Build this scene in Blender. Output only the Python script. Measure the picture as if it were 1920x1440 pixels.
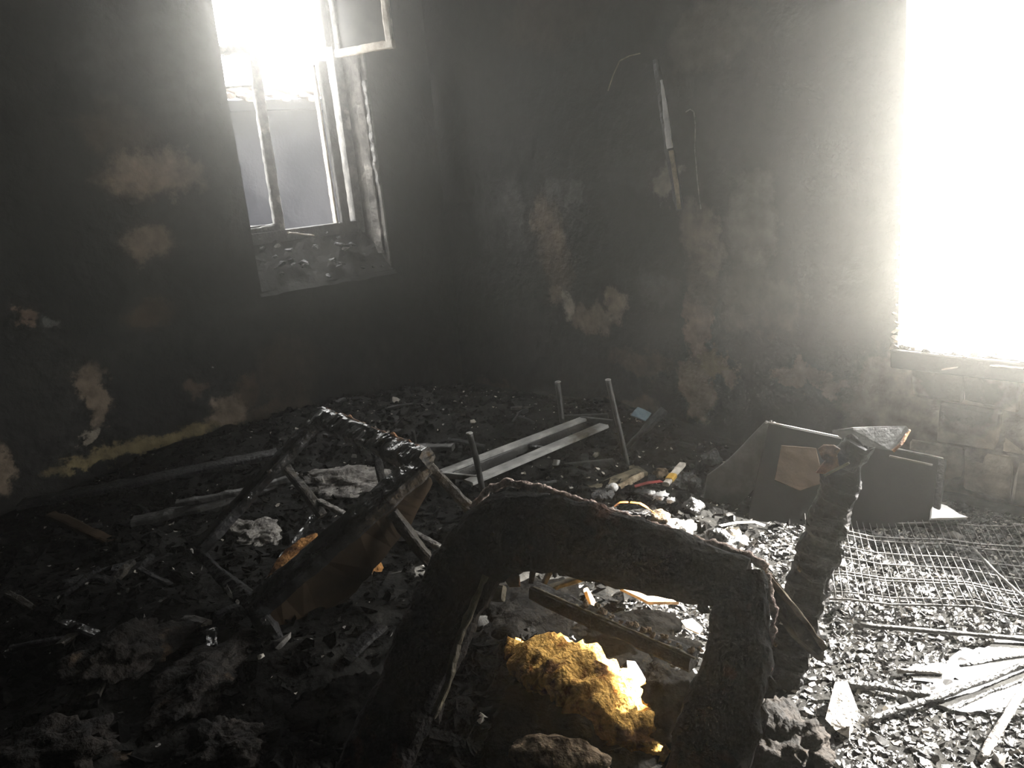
import bpy, bmesh, math, random
from mathutils import Vector, Matrix, noise

for o in list(bpy.data.objects):
    bpy.data.objects.remove(o, do_unlink=True)
scene = bpy.context.scene
C = scene.collection
rnd = random.Random(11)

# ------------------------------------------------------------------ camera
FPX, CAM_H = 1530.0, 1.6
YAW, PITCH, ROLL = math.radians(39.5), math.radians(14.5), math.radians(5.5)
_h = Vector((math.sin(YAW), math.cos(YAW), 0)); _up = Vector((0, 0, 1))
_f = _h * math.cos(PITCH) - _up * math.sin(PITCH)
_U = _h * math.sin(PITCH) + _up * math.cos(PITCH)
_R = Vector((math.cos(YAW), -math.sin(YAW), 0))
_r = _R * math.cos(ROLL) - _U * math.sin(ROLL)
_u = _U * math.cos(ROLL) + _R * math.sin(ROLL)
CAM = Vector((0, 0, CAM_H))
cam_data = bpy.data.cameras.new('camera'); cam_data.sensor_width = 36.0
cam_data.lens = 36.0 * FPX / 1920.0; cam_data.clip_start = 0.05
cam = bpy.data.objects.new('camera', cam_data); C.objects.link(cam)
m = Matrix.Identity(4)
for i in range(3):
    m[i][0], m[i][1], m[i][2], m[i][3] = _r[i], _u[i], -_f[i], CAM[i]
cam.matrix_world = m
scene.camera = cam

# ------------------------------------------------------------------ light
world = bpy.data.worlds.new('sky'); scene.world = world; world.use_nodes = True
bg = world.node_tree.nodes['Background']
bg.inputs['Color'].default_value = (1.0, 0.985, 0.95, 1); bg.inputs['Strength'].default_value = 4.0
sun_d = bpy.data.lights.new('sun', 'SUN'); sun_d.energy = 18.0; sun_d.angle = math.radians(0.8)
sun_d.color = (1.0, 0.95, 0.87)
sun = bpy.data.objects.new('sun', sun_d); C.objects.link(sun)
SUN_DIR = Vector((-1.0, 0.33, -0.84)).normalized()
sun.rotation_euler = SUN_DIR.to_track_quat('-Z', 'Y').to_euler()
sun.location = (6, 0, 4)

XW, YW, ZC = 3.713, 5.103, 3.35            # right wall plane, left wall plane, ceiling
W1 = (2.18, 3.19, 1.0, 3.05)               # left window: x0, x1, z0, z1
W2 = (-0.15, 1.683, 0.645, 2.33)           # right window: y0, y1, z0, z1

def portal(name, loc, rot, sx, sy):
    l = bpy.data.lights.new(name, 'AREA'); l.shape = 'RECTANGLE'; l.size = sx; l.size_y = sy
    l.energy = 0.0; l.cycles.is_portal = True
    o = bpy.data.objects.new(name, l); C.objects.link(o); o.location = loc; o.rotation_euler = rot
portal('daylight_portal', (XW + 0.19, (W2[0] + W2[1]) / 2, (W2[2] + W2[3]) / 2), (0, math.radians(90), 0), W2[3] - W2[2], W2[1] - W2[0])
portal('daylight_portal', ((W1[0] + W1[1]) / 2, YW + 0.46, (W1[2] + W1[3]) / 2), (math.radians(-90), 0, 0), W1[1] - W1[0], W1[3] - W1[2])

vs = scene.view_settings
vs.view_transform = 'Standard'; vs.look = 'None'; vs.gamma = 1.0; vs.use_curve_mapping = False
vs.exposure = 2.1
scene.cycles.use_denoising = True
scene.cycles.max_bounces = 6; scene.cycles.diffuse_bounces = 3; scene.cycles.glossy_bounces = 2
scene.cycles.use_adaptive_sampling = True; scene.cycles.adaptive_threshold = 0.02
scene.cycles.light_sampling_threshold = 0.01; scene.cycles.volume_bounces = 1
scene.cycles.volume_step_rate = 4.0
scene.cycles.caustics_reflective = False; scene.cycles.caustics_refractive = False
scene.cycles.sample_clamp_indirect = 6.0

# ------------------------------------------------------------------ photo measurements -> places in the room
def ray(x, y): return _f + _r * ((x - 960) / FPX) + _u * ((720 - y) / FPX)
def fp(x, y, z=0.0):
    d = ray(x, y); return CAM + d * ((z - CAM_H) / d.z)
def wl(x, y, Y=YW):
    d = ray(x, y); return CAM + d * (Y / d.y)
def wr(x, y, X=XW):
    d = ray(x, y); return CAM + d * (X / d.x)
def onplane(x, y, p, n):
    d = ray(x, y); return CAM + d * ((p - CAM).dot(n) / d.dot(n))
MOUNDS = [(2.38, 2.15, .16, .38), (1.35, 2.35, .12, .5), (0.5, 3.3, .2, .8), (0.45, 2.0, .16, .6), (2.75, 3.5, .14, .6), (1.5, 4.75, .16, .5), (2.6, 4.6, .2, .6), (1.45, 1.6, .06, .4), (3.2, 3.4, .1, .5)]
def hgt(x, y):
    z = 0.0
    for mx, my, a, s in MOUNDS:
        z += a * math.exp(-((x - mx) ** 2 + (y - my) ** 2) / (2 * s * s))
    rough = 0.012 + 0.10 * min(1, z / .2)
    z += rough * 0.5 * noise.fractal(Vector((x * 3.1, y * 3.1, 1.7)), 1.0, 2.0, 3)
    return z
def hp(x, y, lift=0.0):
    z = 0.0
    for _ in range(12):
        p = fp(x, y, z + lift); z = hgt(p.x, p.y)
    return fp(x, y, z + lift)

# ------------------------------------------------------------------ materials
def nodes(name):
    mt = bpy.data.materials.new(name); mt.use_nodes = True
    nt = mt.node_tree
    return mt, nt, nt.nodes['Principled BSDF']
def M(name, c1, c2, scale=8.0, rough=0.7, rough2=None, bump=0.3, bscale=40.0, spec=0.5, detail=6, lo=0.4, hi=0.62, c3=None, m3=0.62, coord='Object', metal=0.0, trans=0.0):
    mt, nt, b = nodes(name)
    tc = nt.nodes.new('ShaderNodeTexCoord')
    n = nt.nodes.new('ShaderNodeTexNoise'); n.inputs['Scale'].default_value = scale; n.inputs['Detail'].default_value = detail
    n.inputs['Roughness'].default_value = 0.62
    nt.links.new(tc.outputs[coord], n.inputs['Vector'])
    r = nt.nodes.new('ShaderNodeValToRGB')
    r.color_ramp.elements[0].position = lo; r.color_ramp.elements[0].color = (*c1, 1)
    r.color_ramp.elements[1].position = hi; r.color_ramp.elements[1].color = (*c2, 1)
    nt.links.new(n.outputs['Fac'], r.inputs['Fac'])
    col = r.outputs['Color']
    if c3:
        n3 = nt.nodes.new('ShaderNodeTexNoise'); n3.inputs['Scale'].default_value = scale * 0.45; n3.inputs['Detail'].default_value = 5
        mp = nt.nodes.new('ShaderNodeMapping'); mp.inputs['Location'].default_value = (3.3, 7.1, 1.9)
        nt.links.new(tc.outputs[coord], mp.inputs['Vector']); nt.links.new(mp.outputs['Vector'], n3.inputs['Vector'])
        mr = nt.nodes.new('ShaderNodeMapRange'); mr.inputs['From Min'].default_value = m3; mr.inputs['From Max'].default_value = m3 + 0.08
        nt.links.new(n3.outputs['Fac'], mr.inputs['Value'])
        mx = nt.nodes.new('ShaderNodeMix'); mx.data_type = 'RGBA'
        nt.links.new(mr.outputs['Result'], mx.inputs['Factor']); nt.links.new(col, mx.inputs['A']); mx.inputs['B'].default_value = (*c3, 1)
        col = mx.outputs['Result']
    nt.links.new(col, b.inputs['Base Color'])
    b.inputs['Specular IOR Level'].default_value = spec; b.inputs['Metallic'].default_value = metal
    if trans: b.inputs['Transmission Weight'].default_value = trans
    if rough2 is None:
        b.inputs['Roughness'].default_value = rough
    else:
        mr = nt.nodes.new('ShaderNodeMapRange'); mr.inputs['From Min'].default_value = 0.35; mr.inputs['From Max'].default_value = 0.65
        mr.inputs['To Min'].default_value = rough; mr.inputs['To Max'].default_value = rough2
        nt.links.new(n.outputs['Fac'], mr.inputs['Value']); nt.links.new(mr.outputs['Result'], b.inputs['Roughness'])
    if bump:
        bn = nt.nodes.new('ShaderNodeTexNoise'); bn.inputs['Scale'].default_value = bscale; bn.inputs['Detail'].default_value = 5
        nt.links.new(tc.outputs[coord], bn.inputs['Vector'])
        bp = nt.nodes.new('ShaderNodeBump'); bp.inputs['Strength'].default_value = bump; bp.inputs['Distance'].default_value = 0.02
        nt.links.new(bn.outputs['Fac'], bp.inputs['Height']); nt.links.new(bp.outputs['Normal'], b.inputs['Normal'])
    return mt

MAT = {
 'char': M('charred_wood', (.005, .005, .007), (.018, .017, .016), 14, .5, .8, .6, 55, .3),
 'char_wet': M('wet_charred_wood_sheen', (.006, .006, .006), (.048, .048, .05), 7, .10, .34, .6, 26, 1.0),  # wet gloss is real; the greyer tone paints in window sheen
 'char_fuzz': M('charred_upholstery', (.006, .0055, .005), (.017, .013, .011), 16, .9, None, .6, 90, .2, c3=(.075, .028, .014), m3=.60),
 'rim_fuzz': M('rim_lit_fuzz', (.38, .27, .24), (.85, .68, .60), 45, .9, None, .8, 140, .2),  # pinkish pale colour paints the rim light along upholstery edges
 'foam': M('yellow_foam', (.24, .085, .015), (.86, .52, .15), 26, .95, None, 1.0, 60, .1, detail=7, lo=.34, hi=.54, c3=(.09, .04, .015), m3=.57),
 'foam_orange': M('orange_foam', (.05, .02, .008), (.34, .17, .06), 16, .95, None, .8, 60, .1, lo=.38, hi=.58),
 'foam_burnt': M('burnt_foam', (.05, .035, .022), (.30, .23, .16), 26, .95, None, 1.0, 60, .1),
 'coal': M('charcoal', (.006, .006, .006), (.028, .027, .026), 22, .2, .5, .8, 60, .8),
 'coal_dry': M('shaded_charcoal', (.003, .003, .003), (.011, .0107, .010), 22, .75, .95, .8, 60, .03),  # darker, duller charcoal copy: shade of the dark side is in its colour
 'ash': M('ash', (.16, .15, .14), (.42, .40, .37), 22, .8, None, .7, 60, .3),
 'brick': M('sooty_brick', (.05, .045, .04), (.48, .45, .40), 30, .8, None, .7, 60, .3, lo=.35, hi=.5),
 'pale': M('pale_plaster', (.45, .41, .35), (.74, .70, .63), 18, .8, None, .5, 60, .3),
 'tanstone': M('tan_plaster', (.20, .155, .10), (.46, .38, .27), 18, .85, None, .6, 60, .2),
 'white': M('white_scrap', (.72, .72, .71), (.85, .85, .84), 14, .6, None, .3, 30, .4),
 'wood_lit': M('bare_wood', (.46, .31, .18), (.74, .58, .40), 10, .6, None, .3, 50, .4),
 'wood_olive': M('scorched_wood', (.05, .043, .027), (.17, .145, .095), 18, .7, None, .5, 60, .3),
 'wood_brown': M('brown_panel', (.022, .014, .008), (.045, .030, .017), 5, .8, None, .1, 20, .1),
 'grey_metal': M('sooty_grey_metal', (.26, .26, .25), (.46, .46, .44), 9, .35, .6, .15, 50, .5, c3=(.09, .08, .06), m3=.58),
 'dark_metal': M('sooty_dark_metal', (.014, .014, .013), (.045, .044, .04), 16, .4, .65, .3, 60, .6),
 'grey_board': M('soot_grey_board', (.07, .073, .073), (.13, .133, .133), 10, .6, None, .25, 40, .3),
 'wire': M('wire_steel', (.06, .06, .058), (.20, .19, .18), 30, .3, .5, .15, 90, .7, metal=.4),
 'orange': M('orange_plastic', (.50, .17, .03), (.75, .30, .07), 20, .4, None, .2, 60),
 'red': M('dark_red_plastic', (.16, .02, .02), (.30, .05, .045), 20, .5, None, .2, 60),
 'blue': M('blue_grey_plastic', (.10, .15, .18), (.18, .25, .28), 20, .5, None, .2, 60),
 'sash': M('burnt_window_paint', (.06, .06, .058), (.22, .215, .20), 12, .5, None, .4, 60, c3=(.55, .53, .48), m3=.60),
 'sash_dark': M('sooty_window_wood', (.025, .025, .024), (.08, .078, .074), 12, .5, None, .4, 60),
 'sash_pale': M('pale_window_paint', (.42, .36, .28), (.70, .65, .56), 10, .5, None, .3, 60),
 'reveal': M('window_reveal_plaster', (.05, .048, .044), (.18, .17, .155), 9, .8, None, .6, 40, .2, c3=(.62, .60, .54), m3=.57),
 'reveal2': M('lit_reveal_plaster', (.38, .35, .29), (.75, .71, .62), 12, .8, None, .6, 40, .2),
 'outwall': M('neighbour_plaster', (.009, .0095, .012), (.017, .0175, .020), 3, .85, None, .2, 30, .0),
 'rooftile': M('roof_tile_clay', (.03, .022, .018), (.06, .048, .04), 6, .8, None, .3, 50, .2),
 'ground': M('pale_concrete', (.55, .54, .52), (.68, .67, .64), 2, .9, None, .2, 20, .2),
 'stone': M('sooty_hazelit_stone', (.30, .27, .215), (.62, .56, .46), 5, .85, None, .6, 24, .2, c3=(.085, .075, .06), m3=.52),  # pale tone carries the window's haze glow; dark patches are soot
 'cloth': M('burnt_cloth', (.006, .0055, .005), (.022, .018, .015), 14, .85, None, .8, 50, .2, c3=(.06, .04, .024), m3=.62),
 'soot': M('soot_black', (.0015, .0015, .0015), (.004, .0038, .0035), 12, .9, None, .9, 30, .0),
 'wood_dark': M('scorched_dark_wood', (.014, .012, .009), (.06, .05, .036), 18, .6, None, .5, 60, .4, c3=(.20, .16, .10), m3=.64),
 'dark_panel': M('soot_black_panel', (.004, .004, .004), (.009, .009, .0087), 5, .85, None, .08, 20, .08),
 'skin': M('torn_brown_covering', (.10, .045, .02), (.34, .17, .08), 20, .6, None, .5, 60, .4),
 'tape': M('yellow_tape', (.55, .33, .05), (.70, .45, .10), 20, .5, None, .1, 60),
}
# sooty glass
mt, nt, b = nodes('sooty_glass'); MAT['glass'] = mt
b.inputs['Base Color'].default_value = (.12, .125, .11, 1); b.inputs['Roughness'].default_value = .25
tc = nt.nodes.new('ShaderNodeTexCoord'); nn = nt.nodes.new('ShaderNodeTexNoise'); nn.inputs['Scale'].default_value = 4; nn.inputs['Detail'].default_value = 5
nt.links.new(tc.outputs['Object'], nn.inputs['Vector'])
rr = nt.nodes.new('ShaderNodeValToRGB'); rr.color_ramp.elements[0].position = .35; rr.color_ramp.elements[0].color = (.015, .016, .014, 1)
rr.color_ramp.elements[1].position = .7; rr.color_ramp.elements[1].color = (.24, .23, .19, 1)
nt.links.new(nn.outputs['Fac'], rr.inputs['Fac'])
tr = nt.nodes.new('ShaderNodeBsdfTranslucent'); nt.links.new(rr.outputs['Color'], tr.inputs['Color'])
mxs = nt.nodes.new('ShaderNodeMixShader'); mxs.inputs['Fac'].default_value = .55
nt.links.new(b.outputs['BSDF'], mxs.inputs[1]); nt.links.new(tr.outputs['BSDF'], mxs.inputs[2])
nt.links.new(mxs.outputs['Shader'], nt.nodes['Material Output'].inputs['Surface'])

TAN, PALE, YEL, PINK, BRN, GRY = (.235, .185, .135), (.34, .30, .24), (.21, .17, .085), (.28, .19, .135), (.075, .055, .038), (.10, .098, .092)
def wall_material(name, patches, lo=(.007, .007, .0065), hi=(.030, .029, .026)):
    """soot-black plaster; patches = (centre, (ra, rb), colour, opacity): bare plaster where the soot fell off, plus painted haze veils, each with a ragged shape of its own"""
    mt, nt, b = nodes(name)
    N, L = nt.nodes, nt.links
    tc = N.new('ShaderNodeTexCoord')
    n = N.new('ShaderNodeTexNoise'); n.inputs['Scale'].default_value = 1.6; n.inputs['Detail'].default_value = 8; n.inputs['Roughness'].default_value = .65
    L.new(tc.outputs['Object'], n.inputs['Vector'])
    r = N.new('ShaderNodeValToRGB'); r.color_ramp.elements[0].position = .36; r.color_ramp.elements[0].color = (*lo, 1)
    r.color_ramp.elements[1].position = .68; r.color_ramp.elements[1].color = (*hi, 1)
    L.new(n.outputs['Fac'], r.inputs['Fac']); col = r.outputs['Color']
    w = N.new('ShaderNodeTexNoise'); w.inputs['Scale'].default_value = 7.0; w.inputs['Detail'].default_value = 7; w.inputs['Roughness'].default_value = .68
    L.new(tc.outputs['Object'], w.inputs['Vector'])
    sub = N.new('ShaderNodeVectorMath'); sub.operation = 'SUBTRACT'; sub.inputs[1].default_value = (.5, .5, .5); L.new(w.outputs['Color'], sub.inputs[0])
    scl = N.new('ShaderNodeVectorMath'); scl.operation = 'SCALE'; scl.inputs['Scale'].default_value = .36; L.new(sub.outputs[0], scl.inputs[0])
    add = N.new('ShaderNodeVectorMath'); L.new(tc.outputs['Object'], add.inputs[0]); L.new(scl.outputs[0], add.inputs[1])
    for c, rad, colour, op in patches:
        d = N.new('ShaderNodeVectorMath'); d.operation = 'SUBTRACT'; L.new(add.outputs[0], d.inputs[0]); d.inputs[1].default_value = c
        q = N.new('ShaderNodeVectorMath'); q.operation = 'DIVIDE'; L.new(d.outputs[0], q.inputs[0]); q.inputs[1].default_value = rad
        ln = N.new('ShaderNodeVectorMath'); ln.operation = 'LENGTH'; L.new(q.outputs[0], ln.inputs[0])
        mr = N.new('ShaderNodeMapRange'); mr.inputs['From Min'].default_value = 1.1; mr.inputs['From Max'].default_value = .7
        mr.inputs['To Min'].default_value = 0; mr.inputs['To Max'].default_value = op; L.new(ln.outputs['Value'], mr.inputs['Value'])
        mx = N.new('ShaderNodeMix'); mx.data_type = 'RGBA'; L.new(mr.outputs['Result'], mx.inputs['Factor']); L.new(col, mx.inputs['A']); mx.inputs['B'].default_value = (*colour, 1)
        col = mx.outputs['Result']
    # fine mottling over everything
    mo = N.new('ShaderNodeTexNoise'); mo.inputs['Scale'].default_value = 14; mo.inputs['Detail'].default_value = 6; L.new(tc.outputs['Object'], mo.inputs['Vector'])
    mm = N.new('ShaderNodeMapRange'); mm.inputs['From Min'].default_value = .3; mm.inputs['From Max'].default_value = .7; mm.inputs['To Min'].default_value = .55; mm.inputs['To Max'].default_value = 1.35
    L.new(mo.outputs['Fac'], mm.inputs['Value'])
    mu = N.new('ShaderNodeVectorMath'); mu.operation = 'SCALE'; L.new(col, mu.inputs[0]); L.new(mm.outputs['Result'], mu.inputs['Scale'])
    L.new(mu.outputs[0], b.inputs['Base Color'])
    b.inputs['Roughness'].default_value = .75; b.inputs['Specular IOR Level'].default_value = .3
    bn = N.new('ShaderNodeTexNoise'); bn.inputs['Scale'].default_value = 13; bn.inputs['Detail'].default_value = 8; L.new(tc.outputs['Object'], bn.inputs['Vector'])
    bp = N.new('ShaderNodeBump'); bp.inputs['Strength'].default_value = .6; bp.inputs['Distance'].default_value = .03
    L.new(bn.outputs['Fac'], bp.inputs['Height']); L.new(bp.outputs['Normal'], b.inputs['Normal'])
    return mt
def patchL(x, y, rx, ry, c, op=1.0):
    p = wl(x, y); s = (p - CAM).length / FPX
    return (tuple(p), (rx * s * 1.15, 1.5, ry * s), c, op)
def patchR(x, y, rx, ry, c, op=1.0):
    p = wr(x, y); s = (p - CAM).length / FPX
    return (tuple(p), (1.5, rx * s * 1.3, ry * s), c, op)
PL = [patchL(285, 328, 78, 42, TAN), patchL(272, 455, 40, 32, TAN, .9), patchL(225, 240, 60, 45, BRN, .8), patchL(174, 742, 17, 55, TAN), patchL(174, 814, 14, 13, PALE, .8),
      ((1.3, YW, .205), (.56, 1.5, .06), YEL, .85), ((1.05, YW, .2), (.3, 1.5, .04), YEL, .7), patchL(430, 772, 36, 26, TAN, .9), patchL(462, 735, 24, 34, BRN), patchL(370, 728, 20, 15, BRN),
      patchL(45, 592, 16, 16, PINK, .7), patchL(96, 600, 10, 10, GRY), patchL(280, 592, 40, 24, BRN), patchL(0, 885, 20, 36, TAN), patchL(545, 690, 60, 70, BRN, .45), patchL(530, 770, 60, 24, BRN, .8),
      patchL(300, 130, 120, 110, GRY, .35), patchL(400, 420, 60, 80, GRY, .2)]  # large faint grey patch paints the haze veil at upper left
PR = [patchR(1030, 430, 34, 62, TAN, .6), patchR(1050, 500, 34, 44, BRN, .9), patchR(1066, 572, 20, 24, PALE, .8), patchR(1108, 598, 38, 30, TAN, .7), patchR(1152, 575, 22, 32, TAN, 1), patchR(1040, 550, 14, 20, TAN, .7),
      patchR(960, 400, 26, 70, GRY, .5), patchR(1035, 352, 24, 22, GRY, .8), patchR(1077, 366, 14, 22, GRY, .9), patchR(1246, 346, 24, 34, PALE, .7), patchR(1312, 440, 34, 60, TAN, .6),
      patchR(1305, 612, 22, 70, PINK, .8), patchR(1306, 730, 28, 62, TAN, 1), patchR(1338, 688, 34, 30, YEL, .9), patchR(1372, 706, 20, 26, TAN, .8), patchR(1210, 680, 70, 28, BRN, .9), patchR(1180, 768, 60, 22, BRN, 1),
      patchR(1232, 540, 40, 34, GRY, .5), patchR(1490, 705, 34, 22, TAN, .9), patchR(1552, 722, 30, 18, TAN, .9), patchR(1410, 420, 45, 90, PALE, .28), patchR(1420, 570, 70, 60, TAN, .25), patchR(1318, 530, 30, 60, BRN, 1),
      patchR(1330, 460, 24, 60, TAN, .5), patchR(1860, 800, 190, 140, PALE, .85), patchR(1740, 720, 90, 50, PALE, .5), patchR(930, 740, 60, 30, BRN, .8), patchR(1035, 770, 34, 30, PALE, .4), patchR(1190, 320, 60, 40, GRY, .3), patchR(1330, 70, 70, 60, TAN, .3), patchR(1040, 30, 120, 50, BRN, .4)]
MAT['wall_left'] = wall_material('soot_wall_left', PL)
MAT['wall_right'] = wall_material('soot_wall_right', PR)
MAT['wall_dark'] = wall_material('soot_wall_plain', [])
MAT['floor'] = M('burnt_floor', (.005, .005, .0047), (.02, .0195, .018), 9, .6, .95, 1.0, 22, .06)

# ------------------------------------------------------------------ object helpers
def link(name, me, mat, parent=None):
    o = bpy.data.objects.new(name, me); C.objects.link(o)
    if mat: me.materials.append(MAT[mat]) if not me.materials else None
    if parent: o.parent = parent
    return o
def tag(o, label=None, cat=None, group=None, kind=None):
    if label: o['label'] = label
    if cat: o['category'] = cat
    if group: o['group'] = group
    if kind: o['kind'] = kind
    return o
def thing(name, label, cat, group=None):
    o = bpy.data.objects.new(name, None); C.objects.link(o); o.empty_display_size = .1
    return tag(o, label, cat, group)
def mesh(name, verts, faces, smooth=False):
    me = bpy.data.meshes.new(name); me.from_pydata([tuple(v) for v in verts], [], faces); me.update()
    if smooth:
        for p in me.polygons: p.use_smooth = True
    return me
def centred(o):
    """put a mesh object's origin at its own middle-bottom"""
    vs_ = o.data.vertices
    c = sum((v.co for v in vs_), Vector()) / len(vs_); c.z = min(v.co.z for v in vs_)
    o.data.transform(Matrix.Translation(-c)); o.location = c
    return o
def box_me(x0, x1, y0, y1, z0, z1, bev=0.0, seed=None, jit=0.0):
    bm = bmesh.new(); bmesh.ops.create_cube(bm, size=1)
    for v in bm.verts:
        v.co = Vector(((x0 + x1) / 2 + v.co.x * (x1 - x0), (y0 + y1) / 2 + v.co.y * (y1 - y0), (z0 + z1) / 2 + v.co.z * (z1 - z0)))
        if jit: v.co += Vector((rnd.uniform(-jit, jit), rnd.uniform(-jit, jit), rnd.uniform(-jit, jit)))
    if bev: bmesh.ops.bevel(bm, geom=bm.edges[:], offset=bev, segments=1, affect='EDGES')
    me = bpy.data.meshes.new('box'); bm.to_mesh(me); bm.free(); return me
def fr3(v, s, seed=0.0): return noise.fractal(v * s + Vector((seed, seed * 1.7, -seed)), 1.0, 2.0, 4)
def sweep_me(pts, w, t, up, step=.02, ring=12, amp=0.0, nscale=18.0, seed=0.0, power=4.0, ragged=0.0, cap_round=True):
    """a bar along pts; w = size across (perpendicular to up), t = size along up; floats or per-point lists; superellipse section, charred surface noise"""
    pts = [Vector(p) for p in pts]; n = len(pts)
    W = w if isinstance(w, (list, tuple)) else [w] * n
    T = t if isinstance(t, (list, tuple)) else [t] * n
    ln = [0]
    for i in range(1, n): ln.append(ln[-1] + (pts[i] - pts[i - 1]).length)
    total = ln[-1]; k = max(2, int(total / step))
    def at(s):
        for i in range(1, n):
            if s <= ln[i] + 1e-9:
                f_ = (s - ln[i - 1]) / max(1e-9, ln[i] - ln[i - 1])
                return pts[i - 1].lerp(pts[i], f_), W[i - 1] + (W[i] - W[i - 1]) * f_, T[i - 1] + (T[i] - T[i - 1]) * f_
        return pts[-1], W[-1], T[-1]
    verts, faces = [], []
    up = Vector(up).normalized()
    for j in range(k + 1):
        s = total * j / k
        p, ww, tt = at(s)
        a, _, _ = at(max(0, s - step * 1.5)); b_, _, _ = at(min(total, s + step * 1.5))
        d = (b_ - a).normalized()
        side = d.cross(up).normalized(); u2 = side.cross(d).normalized()
        for q in range(ring):
            an = 2 * math.pi * (q + .5) / ring; ca, sa = math.cos(an), math.sin(an)
            cx = math.copysign(abs(ca) ** (2 / power), ca) * ww / 2; sx = math.copysign(abs(sa) ** (2 / power), sa) * tt / 2
            v = p + side * cx + u2 * sx
            if amp:
                v = v + (side * ca + u2 * sa) * amp * fr3(v, nscale, seed)
            if ragged and j in (0, k):
                v = v + d * ragged * fr3(v, 45, seed + 5)
            verts.append(v)
    for j in range(k):
        for q in range(ring):
            a = j * ring + q; b2 = j * ring + (q + 1) % ring
            faces.append((a, b2, b2 + ring, a + ring))
    faces.append(tuple(range(ring - 1, -1, -1))); faces.append(tuple(range(k * ring, (k + 1) * ring)))
    me = mesh('bar', verts, faces)
    for p in me.polygons: p.use_smooth = len(p.vertices) == 4 and power < 3
    return me
def bar(name, pts, w, t, mat, parent=None, up=(0, 0, 1), **kw):
    return link(name, sweep_me(pts, w, t, up, **kw), mat, parent)
def plate_me(pts, th, n=None, bev=.002, rag=0.0, seed=0.0, sub=.03):
    """a flat board with the outline pts (3D, roughly coplanar) and thickness th behind it; rag roughens the outline"""
    pts = [Vector(p) for p in pts]
    if n is None:
        n = (pts[1] - pts[0]).cross(pts[2] - pts[0]).normalized()
    n = Vector(n).normalized()
    if n.dot(CAM - pts[0]) < 0: n = -n
    c = sum(pts, Vector()) / len(pts)
    out = []
    for i, p in enumerate(pts):
        q = pts[(i + 1) % len(pts)]; k = max(1, int((q - p).length / sub)) if rag else 1
        for j in range(k):
            v = p.lerp(q, j / k)
            if rag: v = v + (v - c).normalized() * rag * fr3(v, 30, seed)
            out.append(v)
    bm = bmesh.new()
    f_ = bm.faces.new([bm.verts.new(v) for v in out])
    f_.normal_update()
    if f_.normal.dot(n) < 0: f_.normal_flip()
    ex = bmesh.ops.extrude_face_region(bm, geom=[f_])
    for v in ex['geom']:
        if isinstance(v, bmesh.types.BMVert): v.co -= n * th
    bmesh.ops.recalc_face_normals(bm, faces=bm.faces[:])
    if bev: bmesh.ops.bevel(bm, geom=[e for e in bm.edges if len(e.link_faces) == 2 and e.calc_face_angle(0) > .6], offset=bev, segments=1, affect='EDGES')
    bmesh.ops.triangulate(bm, faces=[f2 for f2 in bm.faces if len(f2.verts) > 4])
    me = bpy.data.meshes.new('plate'); bm.to_mesh(me); bm.free(); return me
def plate(name, pts, th, mat, parent=None, **kw):
    return link(name, plate_me(pts, th, **kw), mat, parent)
def lump_me(rx, ry, rz, sub=3, amp=.25, ns=2.2, seed=0.0, flat=0.0, fine=0.0):
    bm = bmesh.new(); bmesh.ops.create_icosphere(bm, subdivisions=sub, radius=1)
    for v in bm.verts:
        d = v.co.copy()
        k = 1 + amp * fr3(d, ns, seed) + (fine * fr3(d, ns * 6, seed + 9) if fine else 0)
        z = d.z * k
        if flat and z < -flat: z = -flat + (z + flat) * .15
        v.co = Vector((d.x * k * rx, d.y * k * ry, z * rz))
    me = bpy.data.meshes.new('lump'); bm.to_mesh(me); bm.free()
    if sub >= 3:
        for p in me.polygons: p.use_smooth = True
    return me
def rock_me(rx, ry, rz, seed=0):
    """angular chunk: the hull of a few scattered points, about 20 triangles"""
    r_ = random.Random(seed); bm = bmesh.new()
    for _ in range(14):
        v = Vector((r_.gauss(0, 1), r_.gauss(0, 1), r_.gauss(0, 1))).normalized() * r_.uniform(.75, 1)
        bm.verts.new((v.x * rx, v.y * ry, v.z * rz))
    bmesh.ops.convex_hull(bm, input=bm.verts[:])
    for v in [v for v in bm.verts if not v.link_faces]: bm.verts.remove(v)
    me = bpy.data.meshes.new('rock'); bm.to_mesh(me); bm.free(); return me
def put(o, p, rot=(0, 0, 0)):
    o.location = p; o.rotation_euler = rot; return o
def tube(name, pts, r, mat, parent=None, **kw):
    k = dict(step=.02, ring=8, power=2.0); k.update(kw)
    return bar(name, pts, r * 2, r * 2, mat, parent, **k)

# ================================================================== THE SETTING
def grid_wall(name, axis, plane, a0, a1, z0, z1, holes, mat, step=.06, amp=.012, inward=-1):
    """plastered wall as an uneven sheet with real window holes; axis 'x' runs along x at y=plane, axis 'y' runs along y at x=plane"""
    def cuts(lo, hi, extra):
        k = int((hi - lo) / step); c = [lo + (hi - lo) * i / k for i in range(k + 1)]
        for e in extra:
            j = min(range(len(c)), key=lambda i: abs(c[i] - e)); c[j] = e
        return c
    A = cuts(a0, a1, [h[0] for h in holes if h[0] > a0] + [h[1] for h in holes]); Z = cuts(z0, z1, [h[2] for h in holes] + [h[3] for h in holes if h[3] < z1])
    V, F = [], []
    for z in Z:
        for a in A:
            d = amp * noise.fractal(Vector((a * 3, z * 3, plane)), 1, 2, 4)
            V.append((a, plane + d, z) if axis == 'x' else (plane + d, a, z))
    n = len(A)
    for j in range(len(Z) - 1):
        for i in range(n - 1):
            ca, cz = (A[i] + A[i + 1]) / 2, (Z[j] + Z[j + 1]) / 2
            if any(h[0] < ca < h[1] and h[2] < cz < h[3] for h in holes): continue
            q = (j * n + i, j * n + i + 1, (j + 1) * n + i + 1, (j + 1) * n + i)
            F.append(q)
    o = link(name, mesh(name, V, F, True), mat); tag(o, kind='structure')
    return o
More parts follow.
